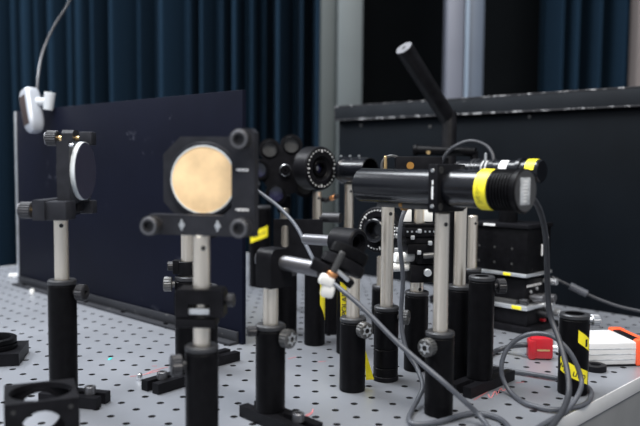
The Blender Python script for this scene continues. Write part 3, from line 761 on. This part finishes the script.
bx = MB().boxat((-42, -32, upz+4.4), (40, 30, Zs(229)), Mst, 1.2).build('stage_box', BLACK, st)
for x in (-32, -8, 18):
    for zz_ in (upz+16, upz+36): MB().lathe([(0, 0), (1.8, 0), (1.8, .3), (0, .3)], Mst @ T(x, -32, zz_) @ Matrix.Rotation(math.pi/2, 4, 'X'), 12).build('threaded_hole', INK, bx)
tpz = Zs(229)
tp = MB().boxat((-44, -35, tpz), (42, 32, tpz+5.5), Mst, .8).build('top_plate', BLACK2, st)
tm = MB()
for k in range(7): tm.boxat((-24+k*2.6, -35.3, tpz+1.2), (-24+k*2.6+2, -34.9, tpz+4.4), Mst, 0)
tm.build('lettering', WPAINT, tp)
MB().boxat((40, 4, Zs(258)), (41, 8, Zs(246)), Mst, .3).build('side_label', WPAINT, bx)
for (x, y, zz_, L_, r_, m_) in ((28, -10, lpz+14, 26, 5, STEEL2), (30, 12, lpz+13, 28, 5.5, STEEL2), (28, -26, lpz+10, 12, 4, KNOBM), (34, 24, Zs(285), 20, 4.5, ALU)):
    p = Mst @ Vector((x, y, zz_)); MB().cyl(p, p+D45*L_*.6, r_*.7).cyl(p+D45*L_*.4, p+D45*L_, r_).build('micrometer', m_, st)
MB().boxat((-12, -33.4, lpz+5.4), (26, -25, lpz+11), Mst, .5).build('scale_block', GREYK, st)
for (x, y, zz_, r_, m_) in ((46, 12, 32, 6, ALU), (50, 26, 22, 5.5, ALU), (46, -4, 24, 4, KNOBM)):
    p = Mst @ Vector((x-6, y, zz_)); MB().cyl(p, p+D45*16, r_).build('side_knob', m_, st)
p = Mst @ Vector((44, 0, 15)); MB().cyl(p, p+D45*7, 2.6).build('indicator', RED, st)
tm = MB()
for q in range(9): tm.boxat((33.9, -20+q*4.4, Zs(289)), (34.3, -17.5+q*4.4, Zs(286.5)), Mst, 0)
tm.build('scale_marks', WPAINT, st)
for yy, pz in ((-10, 294), (6, 292), (20, 266), (20, 240)):
    MB().cyl(Mst @ Vector((33 if pz > 280 else 39, yy, Zs(pz))), Mst @ Vector((36 if pz > 280 else 41.5, yy, Zs(pz))), 2.2).build('screw', ALU, st)
PX = Vector((254, 986, 0))
LZ2 = 211
MB().cyl((PX.x, PX.y, tpz+5.4), (PX.x, PX.y, LZ2-14), 12.5).build('riser', BLACK, st)

M2 = frame((PX.x, PX.y, LZ2), D45)
l2 = thing('laser_module', (PX.x, PX.y, LZ2-14), 'far black laser head with a yellow label on its end, above the stacked stage', 'laser')
MB().lathe([(0, -78), (15, -78), (15, -60), (15.5, -59), (15.5, -20), (14, -19), (14, 15), (17, 16), (17, 21), (14, 22), (14, 27), (15.5, 28), (15.5, 46), (13.5, 48), (0, 48)], M2, 44).build('head_body', GLOSS, l2)
mb = MB().ring(16, 15.3, -54, -52.5, M2).ring(16, 15.3, -48, -47, M2); mb.build('focus_ring', PALER, l2)
MB().wrap(15.5, 60, 175, 37, 37, 13, M2, 12).build('warning_tape', YEL, l2)
MB().wrap(14, 110, 190, -3, -3, 12, M2, 12).build('label', WPAINT, l2)
mb = MB()
for k in range(8):
    for j in range(2): mb.boxat((15.5, -.45, -36+j*6), (15.7, .45, -33.5+j*6), M2 @ RZ(125+k*7), 0)
mb.build('lettering', WPAINT, l2)
rl0, rl1 = at(416, 150, 1075), at(476, 152, 1040)
MB().cyl(rl0, rl1, 6.8).ring(8.2, 4.4, -3, 3, frame(rl0, rl1-rl0)).build('guide_rod', BLACK, l2)
for px in (428, 463): p = at(px, 152.5, 1052); MB().lathe([(0, 0), (2.8, 0), (2.8, 5), (0, 5)], frame(p, (0, -1, 0)), 14).build('brass_screw', BRASS, l2)
Mq = T(*at(426, 163, 1068)) @ RZ(-20)
MB().box((64, 10, 15), Mq, 1).build('carrier_plate', BLACK2, l2)
MB().box((8, 20, 20), T(*at(474, 158, 1046)), 1).build('end_block', BLACK2, l2)
p = at(485.5, 164, 1005); MB().cyl(p+Vector((0, 0, 1)), p+Vector((0, 0, 15)), 1.8).build('pin', ALU, l2)

# ------------------------------------------------------------------ angled pipe on an upright post
c = at(446, 290, 1150); c.z = 0
rt = thing('angled_pipe_post', c, 'thick black pipe slanting up left from an upright black post', 'pipe')
j = at(446.5, 116, 1150); e = at(404, 48, 1085)
MB().lathe([(0, .2), (26, .2), (26, 8), (24, 9), (11.2, 9), (11.2, j.z+4), (9, j.z+8), (0, j.z+8)], T(c.x, c.y, 0), 32).build('upright_post', BLACK2, rt)
d = (e-j).normalized()
pp = MB().cyl(j-d*4, e, 13, 13.6, 32).build('pipe', BLACK2, rt)
MB().lathe([(0, -1), (12.6, -1), (12.6, .6), (0, .6)], frame(e, d), 32).build('end_cap', STEEL2, pp)
MB().lathe([(0, .5), (3.4, .5), (3.4, .8), (0, .8)], frame(e, d), 16).build('cap_hole', INK, pp)

# ------------------------------------------------------------------ loose things on the table
cube_c = Vector((-204.5, 529, 0)); sd = 50
cb = thing('cage_cube', cube_c, 'open black cube mount with round holes, at the front left corner', 'cube mount')
Mc = T(cube_c.x, cube_c.y, .3) @ RZ(23)
h_ = sd/2; sq = [(-h_, -h_), (h_, -h_), (h_, h_), (-h_, h_)]
mb = MB()
mb.prism(sq, sd-4, sd, Mc, [circ(0, 0, 22, 40)])
mb.prism(sq, 0, 4, Mc, [circ(0, 0, 18, 40)])
for a in range(4):
    hw = h_ if a % 2 == 0 else h_-4
    mb.prism([(-hw, -h_+4), (hw, -h_+4), (hw, h_-4), (-hw, h_-4)], h_-4, h_, Mc @ T(0, 0, h_) @ RZ(90*a) @ Matrix.Rotation(math.pi/2, 4, 'X'), [circ(0, 2.5, 15.5, 36)])
o = mb.build('cube_body', BLACK2, cb)
for x, z in ((-19, 44), (19, 44), (-19, 6), (19, 6)):
    for a in (0, 90): MB().lathe([(0, 0), (1.7, 0), (1.7, .2), (0, .2)], Mc @ RZ(a) @ T(x, -h_, z) @ Matrix.Rotation(math.pi/2, 4, 'X'), 12).build('screw_hole', INK, cb)

p = at(-7, 348, 793); p.z = 0
rg = thing('mounting_ring', p, 'black round mounting ring lying on a square plate at the left edge', 'ring mount')
Mr = T(p.x, p.y, .3) @ RZ(12)
MB().prism([(-32, -30), (32, -30), (32, 30), (-32, 30)], 0, 13, Mr, [circ(0, 0, 16, 32)]).build('plate', BLACK2, rg)
MB().lathe([(17, 13), (24.5, 13), (25, 13.5), (25, 18), (23.6, 19), (24.6, 20), (24.6, 24.5), (23.5, 25.2), (19, 25.2), (17, 20)], Mr, 44, True).build('ring', BLACK, rg)

def screw(px, py, label, rr=3.2, h=8, m=SILVER, name='set_screw'):
    p = gr(px, py)
    o = MB().lathe([(0, .2), (rr*.95, .2), (rr, 1), (rr, h-1), (rr-.7, h), (rr*.45, h), (rr*.4, h-3), (0, h-3)], T(p.x, p.y, 0), 18).build(name, m, loc=p)
    tag(o, label, 'screw'); return o
screw(139.5, 380, 'small silver screw standing alone on the table left of the slotted base', 3, 7)
screw(32, 294, 'small white cap on the table in front of the left black panel', 3.5, 8, WHITE, 'plastic_cap')
p = gr(14, 277); o = MB().boxat((-9, -7, .2), (9, 7, 6), T(p.x, p.y, 0) @ RZ(10), 2).build('white_patch', WHITE, loc=p); tag(o, 'small white patch on the table behind the left black panel', 'box')  # low white slab for a pale spot on the far table
p = at(595, 376, 772); p.z = 0
o = MB().lathe([(5.5, .2), (11, .2), (11.5, .8), (11.5, 6), (10.8, 6.8), (6, 6.8), (5.5, 6)], T(p.x, p.y, 0), 36, True).build('washer', BLACK2, loc=p)
tag(o, 'thick black washer lying beside the taped post holder', 'washer')

# -- white device with orange ends
p0 = gr(586, 367.5); p1 = gr(636, 366.5)
CASEW = mat('case_white', (.58, .58, .58), .5, 0, .04, 30)
wb = thing('drive_case', Vector(((p0.x+p1.x)/2, p0.y+40, 0)), 'white flat case with orange rubber ends at the right edge of the table', 'case')
dx = (p1-p0).normalized(); ang = math.degrees(math.atan2(dx.y, dx.x)); Mw = T(p0.x, p0.y, .3) @ RZ(ang); Lw = (p1-p0).length
MB().boxat((-9, 1.5, 1), (Lw+4, 64, 26), Mw, 2).build('case_body', CASEW, wb)
mb = MB()
for k in range(3): mb.boxat((-8, 1.1, 7+k*6), (Lw+1, 1.7, 7.7+k*6), Mw, 0)
mb.build('side_grooves', GREYL, wb)
MB().boxat((-9, 1, 0), (Lw+10, 66, 2), Mw, .5).build('case_base', BLACK2, wb)
for x in (Lw,): 
    ob = MB().boxat((x, -.5, 0), (x+16, 9, 29), Mw, 2).boxat((x+9, 0, 0), (x+16, 67, 28.5), Mw, 2).boxat((x, 54, 0), (x+16, 66, 29), Mw, 2).build('bumper', ORANGE, wb)
    MB().boxat((x+1, 8, 22), (x+9.6, 56, 28), Mw, .8).build('bumper_pad', BLACK2, ob)
mb = MB()
for k in range(4): mb.boxat((4+k*2.2, 42+(k % 2), 25.95), (5.6+k*2.2, 45, 26.15), Mw, 0)
mb.build('lettering', RED, wb)

# ------------------------------------------------------------------ webcam clipped over the left panel
wp = at(32, 110.5, 1190)
wbm = thing('webcam', wp, 'silver webcam with dark face hung on top of the left black panel', 'webcam')
Mv = frame(wp, (-.62, -.78, .05)) @ Matrix.Rotation(math.radians(19), 4, 'Z')
b = bmesh.new(); bmesh.ops.create_uvsphere(b, u_segments=28, v_segments=18, radius=1)
for v in b.verts:
    x, y, z = v.co
    f = lambda q, e: math.copysign(abs(q)**e, q)
    v.co = Vector((f(x, .5)*(14+2.5*y), f(y, .5)*38, f(z, .5)*14))
mb = MB(); mb._add(b, Mv); mb.build('body', mat('silver_plastic', (.40, .42, .46), .35, .3, .04, 30), wbm, ang=80)
MB().boxat((-9, -26, 10), (8, 24, 14.2), Mv, 2).build('face', mat('dark_face', (.045, .03, .028), .35), wbm)
k = at(46, 102, 1186)
MB().cyl(wp+Vector((6, 2, 14)), k, 7.5, 6.5).cyl(at(50, 92.5, 1186), at(48, 110, 1186), 8.6, 7.6).build('clip', mat('pale_plastic', (.5, .52, .54), .4, 0, .04, 30), wbm)
MB().tube([at(37, 91, 1198), at(38, 78, 1215), at(42, 55, 1260), at(52, 30, 1280), at(70, 0, 1290), at(85, -40, 1300), at(95, -150, 1300)], 2.2, 8).build('cable', CABLE, wbm)

# ------------------------------------------------------------------ cables
def cable(name, pts, r, m, label):
    P = []
    for p in pts:
        q = gr(p[0], p[1], r+.9) if len(p) == 2 else at(*p)
        if q.z < r+.9: q = gr(p[0], p[1], r+.9)
        P.append(q)
    return tag(MB().tube(P, r, 12).build(name, m, loc=P[0]), label, 'cable')
cable('cable', [(259, 184, 1064), (250, 177, 1030), (244, 178, 970), (249, 185, 915), (262, 194, 890), (280, 208, 870), (296, 226, 840), (307, 247, 790), (316, 264, 740), (326, 277, 690), (338, 287, 668), (355, 301, 655), (372, 317, 645), (400, 345, 625), (440, 379, 603), (462, 399, 600), (478, 414, 604), (490, 429), (500, 440)], 2.3, CABLE2,
      'grey cable running diagonally from the filter wheel down across the posts to the front')
cable('cable', [(408, 204, 716), (402, 218, 712), (399.5, 236, 708), (401, 256, 705), (403, 280, 702), (401, 318, 700), (406, 349, 690), (417, 368, 680), (422.5, 386, 660), (418, 399, 648), (411.5, 411, 640), (409, 419), (415, 424), (439, 421.5), (462, 415), (478, 413), (498, 418), (508, 426), (513, 437)], 2.2, CABLE2,
      'grey cable dropping from under the laser and curling round the nearest post foot')
cable('cable', [(524, 196, 606), (533, 199, 622), (541, 214, 640), (546, 240, 652), (547.5, 284, 668), (550, 314, 672), (558.5, 338, 660), (566.5, 367, 640), (569, 391, 622), (563.5, 409, 600), (556, 421, 584), (548, 432, 570), (543, 446, 560)], 2.6, CABLE,
      'thick dark cable hanging from the laser end cap down to the table')
cable('cable', [(487, 365), (510, 370.5), (532, 374), (556, 378), (574, 381), (587, 386.5), (591.5, 394.5), (583, 405), (555, 409.5), (528, 404), (512, 393.5), (503, 379, 690), (501.5, 366, 692), (505, 353, 694), (513, 342.5, 694), (525, 335.5, 690), (540, 333.5, 684), (555, 338, 676), (571, 354, 668), (581, 378, 662), (579, 393, 650), (567, 410, 636), (551, 420), (537, 428.5), (527, 440)], 2.3, CABLE2,
      'grey cable standing in a big loop around the taped post holder')
q = gr(540, 358.5)
rc = cable('connector_cable', [(486, 357), (497, 350.5), (510, 346.6, 835), (522, 345, 822), (530, 345, q.y+4)], 3.0, CABLE, 'short dark cable ending in a red plug behind the cable loop')
del rc['category']; rc_loc = rc.location/S
tag(rc, rc['label'], 'cable')
Mq = T(q.x, q.y, 0) @ RZ(-6)
hh = at(540, 336.5, q.y).z
pg = MB().boxat((-12, -8, 1), (13, 8, hh), Mq, 3).boxat((-14, -9, .4), (-6, 9, hh-3), Mq, 2).build('plug', RED, rc)
MB().boxat((-5, -8.6, hh*.42), (9, -7.9, hh*.42+2), Mq, .2).build('gold_bar', BRASS, pg)
MB().cyl(Mq @ Vector((12, 0, hh*.5)), Mq @ Vector((18, 0, hh*.5)), 5).build('plug_collar', ALU, pg)
cable('cable', [(440, 166, 1052), (445, 156, 1048), (454, 147, 1040), (470, 141, 1030), (485, 145, 1020), (492.5, 154, 1010), (494, 166, 1004)], 2.6, CABLE,
      'dark cable arching over the top of the far laser head')
c7 = cable('cable', [(552, 277, 1004), (560, 281, 1000), (577, 289, 994), (596, 298, 986), (618, 306, 974), (640, 311, 962), (665, 316, 945), (690, 352)], 2.2, CABLE,
      'thin dark cable trailing from the stacked stage to the right along the back panel')
MB().cyl(at(570, 285.5, 996.5), at(587, 294, 990), 5).build('cable_sleeve', CABLE2, c7)
